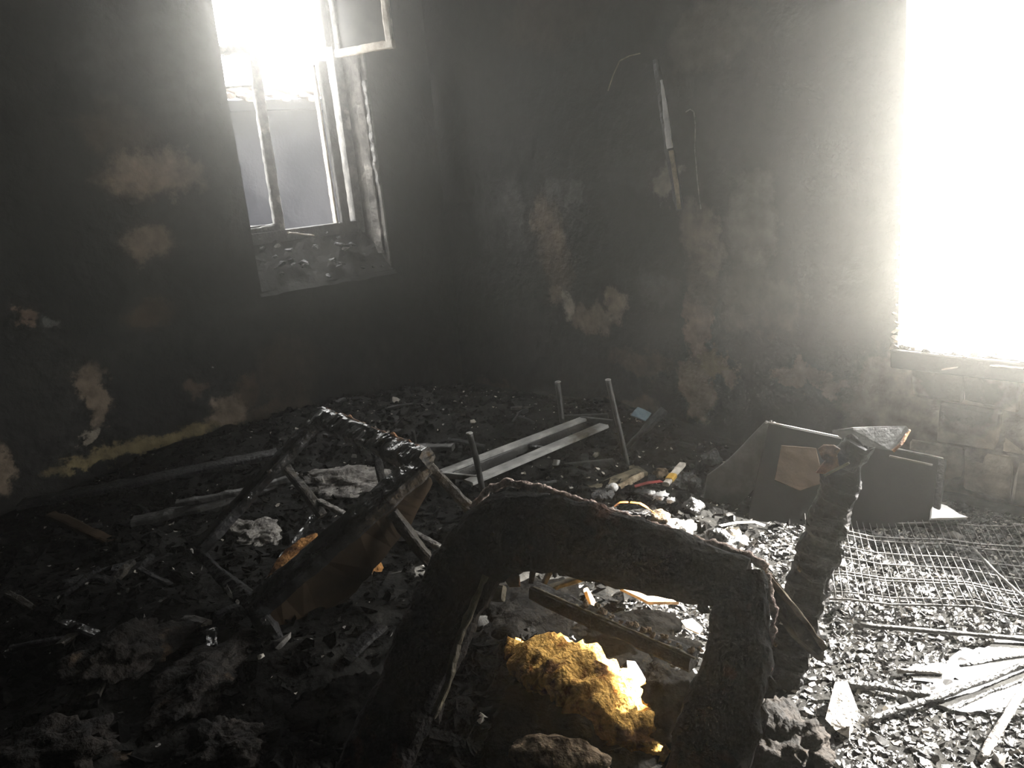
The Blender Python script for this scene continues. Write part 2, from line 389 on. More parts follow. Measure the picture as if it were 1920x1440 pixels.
XB, YB = -2.3, -2.0
wall_l = grid_wall('wall_left', 'x', YW, XB, XW + .02, -.05, ZC, [W1], 'wall_left')
wall_r = grid_wall('wall_right', 'y', XW, YB, YW + .02, -.05, ZC, [W2], 'wall_right')
wall_b = grid_wall('wall_back', 'x', YB, XB, XW + .02, -.05, ZC, [], 'wall_dark', step=.25)
wall_s = grid_wall('wall_side', 'y', XB, YB, YW + .02, -.05, ZC, [], 'wall_dark', step=.25)
tag(wall_l, 'soot-blackened plaster wall with the narrow tall window'); tag(wall_r, 'soot-blackened plaster wall with the wide bright window')
tag(wall_b, 'soot-black wall behind the camera'); tag(wall_s, 'soot-black side wall beside the camera')
ceil = link('ceiling', box_me(XB - .1, XW + .1, YB - .1, YW + .1, ZC, ZC + .12), 'wall_dark'); tag(ceil, 'soot-black ceiling of the burnt room', kind='structure')
# floor: an uneven bed of wet burnt rubble
nx, ny = 150, 175
V = []; F = []
for j in range(ny + 1):
    for i in range(nx + 1):
        x = XB + (XW - XB + .05) * i / nx; y = YB + (YW - YB + .05) * j / ny
        V.append((x, y, hgt(x, y) + .006 * noise.fractal(Vector((x * 17, y * 17, 0)), 1, 2, 3)))
for j in range(ny):
    for i in range(nx):
        a = j * (nx + 1) + i; F.append((a, a + 1, a + nx + 2, a + nx + 1))
floor = link('floor', mesh('floor', V, F, True), 'floor'); tag(floor, 'floor buried under wet black fire debris', kind='structure')

# masonry showing below the wide window: each block a part of the wall
rz = 0.0
for row, hh in enumerate((.21, .205, .2)):
    y = 1.62 - (.13 if row % 2 else 0)
    while y > -.6:
        wdt = rnd.uniform(.2, .3)
        pr = rnd.uniform(-.004, .004)
        link('stone_block', box_me(XW - .012 + pr, XW + .012, y - wdt + .001, y - .001, rz + .011, rz + hh + .009, .010, jit=.016), 'stone', wall_r)
        y -= wdt
    rz += hh

# ---- window_2: the wide blown-out opening
win2 = bpy.data.objects.new('window_2', None); C.objects.link(win2)
tag(win2, 'wide empty window opening with broken plaster edges, blown out white', kind='structure')
y0, y1, z0, z1 = W2; DP = .2
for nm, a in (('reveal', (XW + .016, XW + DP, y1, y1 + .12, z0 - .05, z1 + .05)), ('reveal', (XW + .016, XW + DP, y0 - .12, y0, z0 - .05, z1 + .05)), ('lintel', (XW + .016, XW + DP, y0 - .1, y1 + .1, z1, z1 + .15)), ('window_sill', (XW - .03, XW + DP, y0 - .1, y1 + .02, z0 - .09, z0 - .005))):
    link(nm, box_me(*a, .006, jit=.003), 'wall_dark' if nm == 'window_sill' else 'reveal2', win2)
for i in range(22):      # broken plaster along the jamb edge
    s = rnd.uniform(.012, .03); s *= max(.35, 1 - i * .045); z = z0 + .01 + i * .04 + rnd.uniform(-.02, .02)
    o = link('plaster_fragment', rock_me(s * .7, s * rnd.uniform(.5, 1), s * rnd.uniform(.8, 1.8), i), 'reveal2', win2); put(o, (XW - .01, y1 + rnd.uniform(-.004, .012), z), (rnd.uniform(0, 3), 0, 0))
for i in range(34):      # rubble along the sill edge
    s = rnd.uniform(.008, .026); y = y1 - .02 - i * .045 + rnd.uniform(-.02, .02)
    o = link('sill_rubble', rock_me(s, s * 1.8, s * .7, 50 + i), rnd.choice(['coal', 'coal', 'reveal2', 'ash']), win2); put(o, (XW + rnd.uniform(-.02, .03), y, z0 + s * .2), (0, 0, rnd.uniform(0, 3)))
for a, b_ in (((1768, 692), (1797, 688)), ((1858, 685), (1920, 690))):
    bar('lit_sill_edge', [wr(*a, XW - .03), wr(*b_, XW - .03)], .03, .008, 'reveal2', win2, up=(0, 0, 1), amp=.004)  # pale strips paint the lit lower edge of the sill

# ---- window_1: the tall deep window with burnt sashes
win1 = bpy.data.objects.new('window_1', None); C.objects.link(win1)
tag(win1, 'tall deep window with burnt sashes and an open hanging vent sash', kind='structure')
x0, x1, z0, z1 = W1; YF = 5.45
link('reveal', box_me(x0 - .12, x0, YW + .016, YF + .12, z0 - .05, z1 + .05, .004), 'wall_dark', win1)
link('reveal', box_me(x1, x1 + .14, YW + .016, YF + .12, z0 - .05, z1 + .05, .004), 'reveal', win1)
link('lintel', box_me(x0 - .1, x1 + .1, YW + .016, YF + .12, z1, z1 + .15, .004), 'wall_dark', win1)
# sloping sill heaped with rubble
V = []; F = []; kx, ky = 30, 14
for j in range(ky + 1):
    for i in range(kx + 1):
        x = x0 - .02 + (x1 - x0 + .04) * i / kx; t = j / ky; y = YW - .03 + (YF + .1 - YW) * t
        V.append((x, y, z0 - .03 + .32 * min(1, t * 1.25) + .045 * noise.fractal(Vector((x * 9, y * 9, 4)), 1, 2, 4) * (0.3 + t)))
n = kx + 1
for j in range(ky):
    for i in range(kx): F.append((j * n + i, j * n + i + 1, (j + 1) * n + i + 1, (j + 1) * n + i))
k = len(V)
for i in range(n): V.append((V[i][0], V[i][1], z0 - .12))
for i in range(kx): F.append((k + i, k + i + 1, i + 1, i))
link('window_sill', mesh('window_sill', V, F), 'wall_dark', win1)
for i in range(30):
    s = rnd.uniform(.012, .04); x = rnd.uniform(x0 + .03, x1 - .05); t = rnd.uniform(.05, .9)
    o = link('sill_rubble', rock_me(s * 1.4, s, s * .6, 200 + i), rnd.choice(['coal', 'coal', 'coal', 'coal', 'coal', 'ash']), win1)
    put(o, (x, YW - .03 + t * .4, z0 + .0 + .32 * min(1, t * 1.25)), (rnd.uniform(-.4, .4), rnd.uniform(-.4, .4), rnd.uniform(0, 3)))
# frame, glazing bars and sashes
link('jamb', box_me(x1 - .065, x1 + .01, YF - .04, YF + .06, z0 + .2, z1, .004), 'sash', win1)
link('jamb', box_me(x0 - .01, x0 + .05, YF - .04, YF + .06, z0 + .2, z1, .004), 'sash_dark', win1)
link('bottom_rail', box_me(x0, x1, YF - .04, YF + .06, z0 + .28, z0 + .36, .004), 'sash_dark', win1)
ls = bpy.data.objects.new('casement_sash', None); C.objects.link(ls); ls.parent = win1
bar('stile', [(2.535, YF, 1.33), (2.545, YF, 2.55)], .075, .05, 'sash', ls, up=(0, 1, 0), amp=.006)
bar('top_rail', [(2.2, YF, 2.52), (2.56, YF, 2.545)], .05, .06, 'sash', ls, up=(0, 0, 1), amp=.006)
bar('stile', [(2.25, YF, 1.33), (2.25, YF, 2.53)], .06, .05, 'sash_dark', ls, up=(0, 1, 0), amp=.006)
bar('bottom_rail', [(2.25, YF, 1.38), (2.53, YF, 1.38)], .05, .06, 'sash_dark', ls, up=(0, 0, 1), amp=.006)
bar('glazing_bar', [(2.26, YF, 2.30), (2.52, YF, 2.315)], .012, .014, 'sash', ls, up=(0, 0, 1))
rs = bpy.data.objects.new('casement_sash', None); C.objects.link(rs); rs.parent = win1
bar('stile', [(3.045, YF - .02, 1.33), (3.035, YF - .02, 2.47)], .075, .05, 'sash_dark', rs, up=(0, 1, 0), amp=.004)
bar('stile', [(2.99, YF + .02, 1.36), (2.985, YF + .02, 2.45)], .022, .05, 'sash_pale', rs, up=(0, 1, 0), amp=.003)
bar('jamb_lining', [(3.178, 5.22, 1.12), (3.178, 5.22, 2.5)], .02, .10, 'reveal', win1, up=(0, 1, 0), amp=.012)
bar('loose_lining', [(3.182, 5.13, 1.6), (3.18, 5.13, 2.3)], .02, .045, 'sash', win1, up=(0, 1, 0), amp=.016)
# hanging vent sash, swung open into the room
vs_ = bpy.data.objects.new('vent_sash', None); C.objects.link(vs_); vs_.parent = win1
hA, hB = Vector((3.105, 5.33, 2.505)), Vector((3.272, 4.86, 2.495)); dv = (hB - hA).normalized(); upv = Vector((0, 0, 1)); nv = dv.cross(upv).normalized()
H_ = .62
bar('bottom_rail', [hA, hB], .04, .055, 'sash_pale', vs_, up=upv, amp=.004)
bar('stile', [hB - dv * .03 + upv * -.02, hB - dv * .03 + upv * H_], .055, .04, 'sash_pale', vs_, up=nv, amp=.004)
bar('stile', [hA + dv * .03, hA + dv * .03 + upv * H_], .05, .04, 'sash', vs_, up=nv, amp=.004)
bar('top_rail', [hA + upv * H_, hB + upv * H_], .04, .055, 'sash', vs_, up=upv, amp=.004)
plate('pane', [hA + upv * .02, hB + upv * .02, hB + upv * H_, hA + upv * H_], .004, 'glass', vs_, bev=0)
bar('transom_stub', [(3.125, YF, 2.57), (3.13, YF, 3.05)], .09, .06, 'sash_dark', win1, up=(0, 1, 0), amp=.006)
# slivers lying on the sill
for a, b_, mm_ in (((468, 431), (513, 424), 'sash'), ((540, 436), (588, 442), 'sash_pale')):
    pa, pb = wl(*a, 5.36), wl(*b_, 5.36)
    bar('sill_sliver', [pa, pb], .03, .012, mm_, win1, amp=.004)

# ================================================================== OUTSIDE THE WINDOWS
ground = link('ground', box_me(-6, 30, -18, 24, -.5, -.35), 'ground'); tag(ground, 'pale sunlit ground outside the wide window', kind='structure')
nb = thing('neighbour_house', 'grey plastered neighbouring house with clay tile eaves beyond the tall window', 'building')
NY = 7.2
link('house_wall', box_me(1.0, 7.5, NY, NY + .3, -.4, 2.42), 'outwall', nb)
for i in range(46):
    xx = 2.2 + i * .085
    hz = 2.44 + .03 * math.sin(i * 1.9)
    bar('roof_tile', [(xx, NY - .12, hz), (xx, NY + .5, hz + .16)], .095, .05, 'rooftile', nb, ring=8, step=.3, power=2)
link('eaves_board', box_me(1.0, 7.5, NY - .06, NY + .02, 2.33, 2.42, .004), 'outwall', nb)

# ================================================================== FURNITURE AND LARGE REMAINS
# ---- the armchair frame in front
TL, TR, BL = fp(940, 960, .82), fp(1395, 1100, .72), fp(700, 1480, .32)
PN = (TR - TL).cross(BL - TL).normalized()
if PN.dot(CAM - TL) < 0: PN = -PN
P = lambda x, y, off=0.0: onplane(x, y, TL + PN * off, PN)
arm = thing('armchair_frame', 'burnt armchair back frame with thick charred upholstery, nearest in the foreground', 'armchair')
def pxw(pts, px):      # width in metres for a width of px pixels at those points
    return [px_ * (p - CAM).dot(_f) / FPX for p, px_ in zip(pts, px)]
c1 = [P(600, 1640), P(700, 1440), P(768, 1290), P(835, 1140), P(885, 1050), P(935, 1000), P(1000, 993), P(1100, 1015), P(1240, 1052), P(1395, 1100)]
brail = bar('back_rail', c1, pxw(c1, [125, 128, 132, 136, 140, 150, 150, 146, 128, 100]), .085, 'char_fuzz', arm, up=PN, step=.012, ring=20, amp=.011, nscale=16, power=3.2)
c2 = [P(1385, 1075), P(1392, 1150), P(1380, 1260), P(1345, 1370), P(1315, 1470), P(1280, 1620)]
bar('back_post', c2, pxw(c2, [92, 108, 126, 140, 150, 150]), .08, 'char_fuzz', arm, up=PN, step=.012, ring=20, amp=.012, nscale=16, power=3.2)
edge = [P(x, y, -.012) for x, y in ((884, 955), (915, 918), (952, 904), (1010, 914), (1120, 951), (1240, 991), (1340, 1022), (1400, 1042), (1440, 1064))]
tube('rim_lit_piping', edge, .010, 'rim_fuzz', brail, amp=.006, nscale=70, step=.006)  # rim light on the top edge, put into the pale colour
c3 = [P(1436, 1075, .0), P(1452, 1150), P(1440, 1230), P(1420, 1320), P(1395, 1440)]
tube('rim_lit_torn_edge', c3, .006, 'rim_fuzz', arm, amp=.009, nscale=60, step=.006)  # same painted rim light down the post edge
sl = [P(x, y, .03) for x, y in ((912, 1080), (880, 1150), (856, 1210), (842, 1280), (812, 1345))]
bar('exposed_slat', sl, .014, .02, 'wood_olive', arm, up=PN, amp=.005, nscale=40)
bar('corner_block', [P(898, 1108, -.05), P(945, 1112, -.05)], .035, .03, 'wood_olive', arm, up=PN, amp=.004)
# ragged tatters hanging from the inner edge
for i, (x, y, s) in enumerate([(960, 1080, .03), (1000, 1072, .022), (880, 1100, .03), (1040, 1068, .018), (1100, 1070, .02), (1180, 1075, .02), (1235, 1085, .022), (1300, 1100, .026), (1320, 1140, .02), (850, 1230, .024), (820, 1330, .03), (1440, 1290, .025), (1425, 1345, .03), (1268, 1380, .02)]):
    o = link('tatter', rock_me(s * .9, s * .5, s * 1.5, 300 + i), 'skin' if i in (0, 2) else 'char_fuzz', brail); put(o, P(x, y, -.02), (rnd.uniform(-.3, .3), rnd.uniform(-.3, .3), rnd.uniform(0, 3)))
# wedge of board fixed to the corner
plate('corner_board', [P(1430, 1070, -.03), P(1446, 1070, -.05), P(1548, 1212, -.22), P(1546, 1242, -.22), P(1496, 1196, -.18), P(1446, 1120, -.06)], .022, 'wood_olive', arm, bev=.003)
cb = [P(1434, 1074, -.03), P(1490, 1140, -.12), P(1545, 1215, -.215)]
bar('board_edge', cb, .012, .016, 'tanstone', arm, up=PN, amp=.004, nscale=40)

# ---- beam inside the armchair, crumbs on it
bm_ = thing('charred_board', 'flat charred board crossing the opening of the armchair frame, covered in ash crumbs', 'board')
b0, b1 = fp(1000, 1108, .47), fp(1300, 1240, .40)
bb_ = bar('board_body', [b0, b1], .05, .045, 'char', bm_, amp=.006)
bar('pale_edge', [b0 + Vector((-.015, -.018, .024)), b1 + Vector((-.015, -.018, .024))], .006, .006, 'wood_olive', bm_, amp=.004, nscale=50)
for i in range(26):
    t = .35 + .65 * (i / 25) ; s = rnd.uniform(.006, .014)
    o = link('ash_crumb', rock_me(s, s, s * .8, 400 + i), 'foam_burnt', bb_); put(o, b0.lerp(b1, t) + Vector((rnd.uniform(-.01, .02), rnd.uniform(-.01, .02), .027)))

# ---- foam blocks
def lump(name, label, cat, p, r, mat, group=None, rot=(0, 0, 0), **kw):
    o = link(name, lump_me(*r, **kw), mat); put(o, p, rot); return tag(o, label, cat, group)
fpth = [fp(950, 1225, .16), fp(1005, 1235, .21), fp(1080, 1265, .21), fp(1140, 1315, .18), fp(1195, 1370, .13), fp(1250, 1415, .08)]
fm = bar('seat_foam', fpth, [.09, .18, .21, .20, .15, .07], [.06, .10, .12, .12, .10, .06], 'foam', None, step=.008, ring=26, amp=.030, nscale=22, power=2.4)
tag(centred(fm), 'big torn block of yellow seat foam lit by the window inside the armchair frame', 'foam')
lump('seat_foam', 'grey-brown scorched foam lump at the bottom edge below the yellow foam', 'foam', fp(1050, 1425, .22), (.12, .06, .05), 'foam_burnt', rot=(.1, .25, math.radians(-45)), sub=4, amp=.22, ns=1.8, seed=7, fine=.05)
lump('seat_foam', 'orange-brown foam slab showing behind the long rail of the overturned chair', 'foam', fp(545, 1075, .22), (.18, .07, .06), 'foam_orange', rot=(.1, -.35, math.radians(28)), sub=4, amp=.2, ns=1.8, seed=12, fine=.03)
lump('seat_foam', 'small dull orange foam scrap under the overturned chair rail', 'foam', fp(695, 1072, .22), (.055, .04, .045), 'foam_orange', rot=(.1, 0, .5), sub=4, amp=.25, ns=1.8, seed=15, fine=.03)

lump('seat_cushion', 'soot-black burnt seat mass filling the armchair frame beneath the foam', 'cushion', fp(1040, 1330, .07), (.36, .33, .12), 'soot', rot=(0, 0, .6), sub=5, amp=.3, ns=1.9, seed=31, fine=.06)
lump('seat_cushion', 'black burnt stuffing lump between the foam and the charred board', 'cushion', fp(975, 1180, .10), (.27, .21, .13), 'soot', rot=(0, 0, .2), sub=5, amp=.35, ns=1.9, seed=35, fine=.06)
lump('seat_cushion', 'black burnt stuffing lump under the charred board in the armchair opening', 'cushion', fp(1150, 1215, .06), (.26, .15, .10), 'soot', rot=(0, 0, -.7), sub=5, amp=.3, ns=1.9, seed=41, fine=.06)
lump('seat_cushion', 'black burnt stuffing lump against the inner side of the armchair post', 'cushion', fp(1240, 1330, .10), (.16, .14, .10), 'soot', rot=(0, 0, .9), sub=5, amp=.35, ns=1.9, seed=38, fine=.06)

# ---- overturned chair frame in the middle left
A, B, Cc, D = fp(600, 782, .75), fp(795, 868, .72), fp(478, 1140, .36), fp(372, 1030, .38)
fn = (B - A).cross(D - A).normalized()
if fn.z < 0: fn = -fn
ch = thing('overturned_chair', 'overturned charred chair frame with wet shiny rails left of the armchair', 'chair')
bar('rail', [A, A.lerp(B, .5), B], [.085, .075, .10], .06, 'char_wet', ch, up=fn, amp=.010, nscale=20, step=.01, ring=16)
bar('rail', [B, B.lerp(Cc, .3), Cc], [.10, .10, .10], .06, 'char_wet', ch, up=fn, amp=.006, nscale=14, step=.01, ring=16)
bar('rail', [A, A.lerp(D, .3), D], [.075, .065, .062], .05, 'char_wet', ch, up=fn, amp=.006, nscale=16, step=.015, ring=14)
bar('rail', [D + Vector((0, 0, -.02)), Cc, fp(560, 1250, .2)], [.03, .06, .03], .05, 'char', ch, up=fn, amp=.012, nscale=18, step=.015, ring=14)
pl = [B + Vector((0, 0, -.02)), Cc + Vector((0, 0, -.02)), fp(520, 1180, .26), fp(640, 1140, .22), fp(700, 1070, .36), fp(770, 985, .46), fp(812, 905, .6)]
plate('apron', pl, .018, 'wood_brown', ch, rag=.01, seed=2, bev=.001)
bar('scorched_strip', [A + Vector((.02, .0, .03)), B + Vector((.02, .0, .03))], .018, .012, 'skin', ch, up=fn, amp=.01, nscale=30)
bar('leg', [fp(800, 868, .70), fp(882, 955, .50), fp(900, 985, .4)], .045, .035, 'wood_dark', ch, amp=.006)
bar('leg', [fp(735, 960, .56), fp(795, 1040, .40), fp(850, 1120, .22)], .04, .04, 'wood_dark', ch, amp=.006)
bar('leg', [fp(538, 880, .56), fp(575, 925, .5), fp(604, 968, .42)], .035, .035, 'wood_dark', ch, amp=.005)
bar('leg', [fp(690, 800, .6), fp(712, 880, .45), fp(722, 930, .35)], .035, .03, 'char', ch, amp=.006)
bar('stretcher', [fp(598, 940, .47), fp(660, 972, .45), fp(775, 1000, .42), fp(850, 1040, .38)], .024, .02, 'ash', ch, amp=.004, nscale=40)
for i, (x, y, z, s) in enumerate([(430, 1110, .4, .02), (445, 1130, .4, .014), (500, 1165, .33, .012), (360, 1032, .42, .012), (378, 1065, .38, .008), (545, 1225, .22, .02)]):
    o = link('splinter', rock_me(s * .5, s * .5, s * 1.6, 500 + i), 'ash', ch); put(o, fp(x, y, z), (rnd.uniform(-1, 1), rnd.uniform(-1, 1), 0))

# ---- thin board leaning inside the overturned chair
bd = bar('charred_batten', [fp(482, 1112, .2), fp(560, 1010, .27), fp(590, 965, .3)], .02, .03, 'char_wet', None, amp=.004); tag(centred(bd), 'thin charred batten beside the orange foam slab', 'batten')

# ---- upturned metal table behind
tb = thing('upturned_table', 'small grey metal table lying upside down with its legs in the air', 'table')
def rail_px(nm, a, b_, w, t, mt_='grey_metal', **kw): return bar(nm, [fp(*a), fp(*b_)], w, t, mt_, tb, **kw)
rail_px('top_rail', (828, 886, .22), (1098, 784, .24), .055, .02)
rail_px('side_flange', (852, 896, .19), (1104, 795, .20), .012, .06, 'dark_metal')
rail_px('top_rail', (878, 905, .22), (1132, 798, .24), .075, .02)
rail_px('end_rail', (828, 890, .22), (905, 898, .22), .02, .03, 'grey_metal')
rail_px('end_rail', (1090, 785, .24), (1150, 792, .24), .02, .03, 'dark_metal')
rail_px('cross_rail', (1050, 783, .23), (1140, 780, .24), .02, .03, 'dark_metal')
l1 = tube('leg', [fp(880, 812, .52), fp(893, 860, .38), fp(906, 925, .17)], .014, 'dark_metal', tb)
l2 = tube('leg', [fp(1140, 712, .52), fp(1158, 790, .32), fp(1180, 886, .06)], .014, 'dark_metal', tb)
l3 = tube('leg', [fp(1045, 716, .46), fp(1050, 752, .36), fp(1054, 792, .25)], .016, 'dark_metal', tb)
tube('leg', [fp(774, 806, .46), fp(778, 832, .36), fp(782, 862, .27)], .010, 'dark_metal', tb)
for (x, y, z, s, lg) in ((880, 812, .52, .016, l1), (1140, 712, .52, .016, l2), (1046, 716, .46, .018, l3)):
    o = link('leg_cap', lump_me(s, s, .006, 2, .05), 'grey_metal', lg); put(o, fp(x, y, z))
plate('shelf_board', [fp(960, 925, .10), fp(1060, 885, .10), fp(1180, 862, .10), fp(1215, 885, .10), fp(1100, 935, .12), fp(1040, 950, .12)], .02, 'wood_olive', tb, bev=.002)
bar('shelf_rail', [fp(1010, 960, .16), fp(1195, 884, .14)], .05, .03, 'wood_olive', tb, amp=.003)
bar('shelf_rail', [fp(1052, 878, .14), fp(1150, 868, .14)], .02, .05, 'dark_metal', tb)
bar('shelf_edge', [fp(1150, 920, .15), fp(1205, 890, .15)], .02, .03, 'tanstone', tb, amp=.003)
bar('bracket', [fp(1040, 895, .10), fp(1044, 862, .18)], .03, .03, 'grey_metal', tb)

# ---- collapsed cabinet under the wide window
cab = thing('collapsed_cabinet', 'collapsed dark cabinet lying on its side under the wide window', 'cabinet')
q0, q1 = fp(1442, 794, .42), fp(1768, 862, .25)
q3 = fp(1395, 1000, .02)
q2 = onplane(1752, 985, q0, (q1 - q0).cross(q3 - q0).normalized())
fpan = plate('front_panel', [q0, q1, q2, q3], .02, 'dark_panel', cab, bev=.003)
sn = Vector((-.78, -.60, .16)).normalized(); SP = lambda x, y: onplane(x, y, q0, sn)
plate('side_panel', [SP(*p) for p in ((1437, 789), (1457, 800), (1452, 862), (1425, 905), (1352, 984), (1316, 952), (1326, 892), (1366, 862))], .02, 'grey_board', cab, bev=.003, rag=.003)
bkv = Vector((.22, .16, 0))
plate('top_panel', [q0, q1, q1 + bkv * .8 - Vector((0, 0, .05)), q0 + bkv - Vector((0, 0, .10))], .018, 'dark_panel', cab, bev=.002)
flap = plate('open_flap', [fp(1560, 812, .40), fp(1600, 806, .42), fp(1700, 803, .41), fp(1706, 810, .40), fp(1672, 846, .33), fp(1600, 834, .36)], .012, 'grey_board', cab, bev=.002)
bar('flap_edge', [fp(1705, 806, .405), fp(1690, 832, .36), fp(1674, 846, .33)], .012, .012, 'skin', flap, amp=.003)
pn2 = (q1 - q0).cross(q3 - q0).normalized()
if pn2.dot(CAM - q0) < 0: pn2 = -pn2
Q = lambda x, y, off=0.0: onplane(x, y, q0 + pn2 * off, pn2)
plate('brown_panel', [Q(1465, 835, .006), Q(1530, 840, .006), Q(1545, 905, .006), Q(1500, 920, .006), Q(1452, 900, .006)], .005, 'wood_brown', fpan, bev=.001)
bar('edge_strip', [q0 + Vector((0, 0, .006)), q1 + Vector((0, 0, .006))], .008, .006, 'grey_metal', cab)
bar('metal_strip', [Q(1668, 855, .012), Q(1748, 872, .012)], .010, .008, 'grey_metal', fpan)
bar('end_post', [q1, q2], .03, .03, 'char', cab, amp=.003)
for i, (x, y) in enumerate([(1437, 792), (1445, 790), (1452, 793)]):
    o = link('corner_crumb', rock_me(.009, .009, .008, 560 + i), 'ash', cab); put(o, fp(x, y, .435))

# ---- charred post leaning beside the armchair
po = thing('charred_post', 'splintered charred post leaning upright between the armchair and the wire mesh', 'post')
pts = [fp(1462, 1310, -.02), fp(1483, 1205, .17), fp(1516, 1100, .36), fp(1547, 1000, .54), fp(1576, 900, .71), fp(1606, 832, .82)]
fw = (CAM - pts[2]); fw.z = 0; fw.normalize()
shaft = bar('post_shaft', pts, [x * .0016 * 1.12 for x in (56, 68, 68, 60, 56, 38)], .06, 'char', po, up=fw, amp=.016, nscale=24, step=.008, ring=18, ragged=.03)
for i in range(34):
    t = rnd.uniform(.03, .97); k = min(4, int(t * 5)); base = pts[k].lerp(pts[k + 1], t * 5 - k)
    side = -1 if i % 2 else 1
    s = rnd.uniform(.005, .012); perp = _r
    o = link('splinter', rock_me(s, s * .7, s * 1.6, 600 + i), 'char_wet' if side > 0 else rnd.choice(['char', 'foam_burnt', 'ash', 'char']), shaft)
    put(o, base + perp * side * .052 * (1 - .3 * t) + fw * rnd.uniform(-.02, .02), (rnd.uniform(-.6, .6), rnd.uniform(-.6, .6), rnd.uniform(0, 3)))
plate('torn_skin', [fp(x, y, .845 - (y - 832) * .0016) for x, y in ((1530, 842), (1545, 836), (1562, 838), (1576, 843), (1566, 858), (1550, 865), (1540, 862))], .006, 'skin', po, rag=.006, bev=0)
plate('torn_skin', [fp(x, y, .84 - (y - 832) * .0016) for x, y in ((1545, 864), (1570, 857), (1574, 874), (1555, 889), (1530, 887))], .008, 'skin', po, rag=.008, bev=0, seed=4)
bar('loose_sliver', [fp(1545, 892, .77), fp(1592, 868, .81)], .008, .006, 'wood_olive', po)

# ---- wire mesh panel on the floor by the window
gm = thing('wire_mesh_panel', 'flat panel of welded steel wire mesh lying on the rubble under the wide window', 'mesh')
gz = .05
g00, g10, g01, g11 = fp(1720, 972, gz), fp(1960, 984, gz), fp(1528, 1128, gz), fp(1960, 1157, gz)
e1 = (g11 - g01).normalized(); 
e2 = (g00 - g01); e2 = (e2 - e1 * e2.dot(e1)); depth = e2.length; e2.normalize()
org = g01 - e1 * .02
LW = (g11 - g01).length + .35
tz = lambda u_, v_: .02 * math.sin(u_ * 5 + v_ * 3) + .012 * math.sin(u_ * 13 + 1)
def gp(u_, v_, up=0): return org + e1 * u_ + e2 * v_ + Vector((0, 0, tz(u_, v_) + up))
for v_ in (0, .045, .165, .185, .30, .40, .52, .56, depth * .98):
    off = .0
    tube('long_wire', [gp(u_, v_ * 1.0) for u_ in [LW * i / 8 for i in range(9)]], .0045 if v_ in (0, .185, .56) else .0036, 'wire', gm, ring=6, step=.12)
nw = int(LW / .0255)
for i in range(nw):
    u_ = .01 + i * .0255; w_ = rnd.uniform(-.003, .003)
    tube('cross_wire', [gp(u_ + w_, -.01, .004), gp(u_, depth * .5, .004), gp(u_ - w_, depth, .004)],   .0014, 'wire', gm, ring=5, step=.2)

# ---- standing water left by the fire hoses
pw = [(1690, 1262), (1745, 1240), (1800, 1222), (1870, 1200), (1960, 1190), (2040, 1230), (2040, 1330), (1960, 1345), (1880, 1330), (1820, 1338), (1760, 1322), (1735, 1300), (1745, 1280), (1700, 1275)]
pc = [fp(x, y, .016) for x, y in pw]; PC = sum(pc, Vector()) / len(pc)
V = [PC]; F = []
K = 6
ring = []
for i in range(len(pc)):
    for k in range(K):
        v = pc[i].lerp(pc[(i + 1) % len(pc)], k / K); ring.append(v + (v - PC).normalized() * .035 * fr3(v, 14, 2))
V += ring; n = len(ring); F = [(0, 1 + i, 1 + (i + 1) % n) for i in range(n)]
V += [v - Vector((0, 0, .012)) for v in ring]; F += [(1 + (i + 1) % n, 1 + i, 1 + n + i, 1 + n + (i + 1) % n) for i in range(n)]
MAT['water'] = M('dirty_water', (.02, .02, .02), (.05, .05, .048), 6, .04, .10, .10, 30, 1.0)
pu = link('puddle', mesh('puddle', V, F), 'water'); tag(centred(pu), 'shallow puddle mirroring the bright window on the rubble floor', 'puddle')

# ================================================================== LOOSE THINGS
def rodpx(name, label, cat, pts, r, mat, group=None, **kw):
    P3 = [hp(x, y, z + r) for x, y, z in pts]
    o = tube(name, P3, r, mat, None, **dict(dict(amp=r * .35, nscale=25, step=.03), **kw)); centred(o); return tag(o, label, cat, group)
rodpx('metal_rod', 'long straight thin rod lying across the rubble in front of the wire mesh', 'rod', [(1612, 1172, .015), (1760, 1184, .02), (1960, 1202, .02)], .008, 'dark_metal')
rodpx('charred_stick', 'bent charred stick lying beside the pale brick on the bright floor', 'stick', [(1625, 1350, .01), (1690, 1328, .015), (1760, 1306, .02), (1840, 1278, .025), (1960, 1232, .02)], .010, 'coal')
rodpx('charred_stick', 'steep charred stick at the lower corner of the bright floor', 'stick', [(1838, 1425, .0), (1870, 1372, .02), (1900, 1322, .03), (1960, 1225, .02)], .011, 'ash')
rodpx('charred_stick', 'short level stick on the bright rubble below the long thin rod', 'stick', [(1682, 1258, .01), (1765, 1260, .01)], .009, 'ash')
rodpx('charred_stick', 'thin stick running between the bent stick and the steep stick', 'stick', [(1780, 1335, .005), (1850, 1300, .01), (1960, 1262, .01)], .007, 'coal')
rodpx('charred_stick', 'thin stick rising out of the bright patch at the picture edge', 'stick', [(1800, 1250, .005), (1860, 1238, .01), (1960, 1222, .01)], .007, 'coal')
rodpx('charred_stick', 'stick crossing under the steep stick in the lower corner', 'stick', [(1850, 1338, .0), (1960, 1318, .01)], .010, 'coal')
rodpx('charred_stick', 'knobbly black stick lying behind the pale brick', 'stick', [(1560, 1278, .0), (1650, 1288, .01), (1770, 1308, .01)], .012, 'coal', amp=.008)
rodpx('metal_rod', 'thin wire rod poking up slantwise over the wire mesh', 'rod', [(1822, 1025, .06), (1870, 1075, .06), (1930, 1130, .06)], .005, 'wire')

br = link('brick_chunk', rock_me(.13, .085, .06, 17), 'brick'); put(br, hp(1586, 1328, .03), (.12, -.1, .35)); tag(br, 'soot-mottled pale brick chunk on the bright rubble', 'brick')

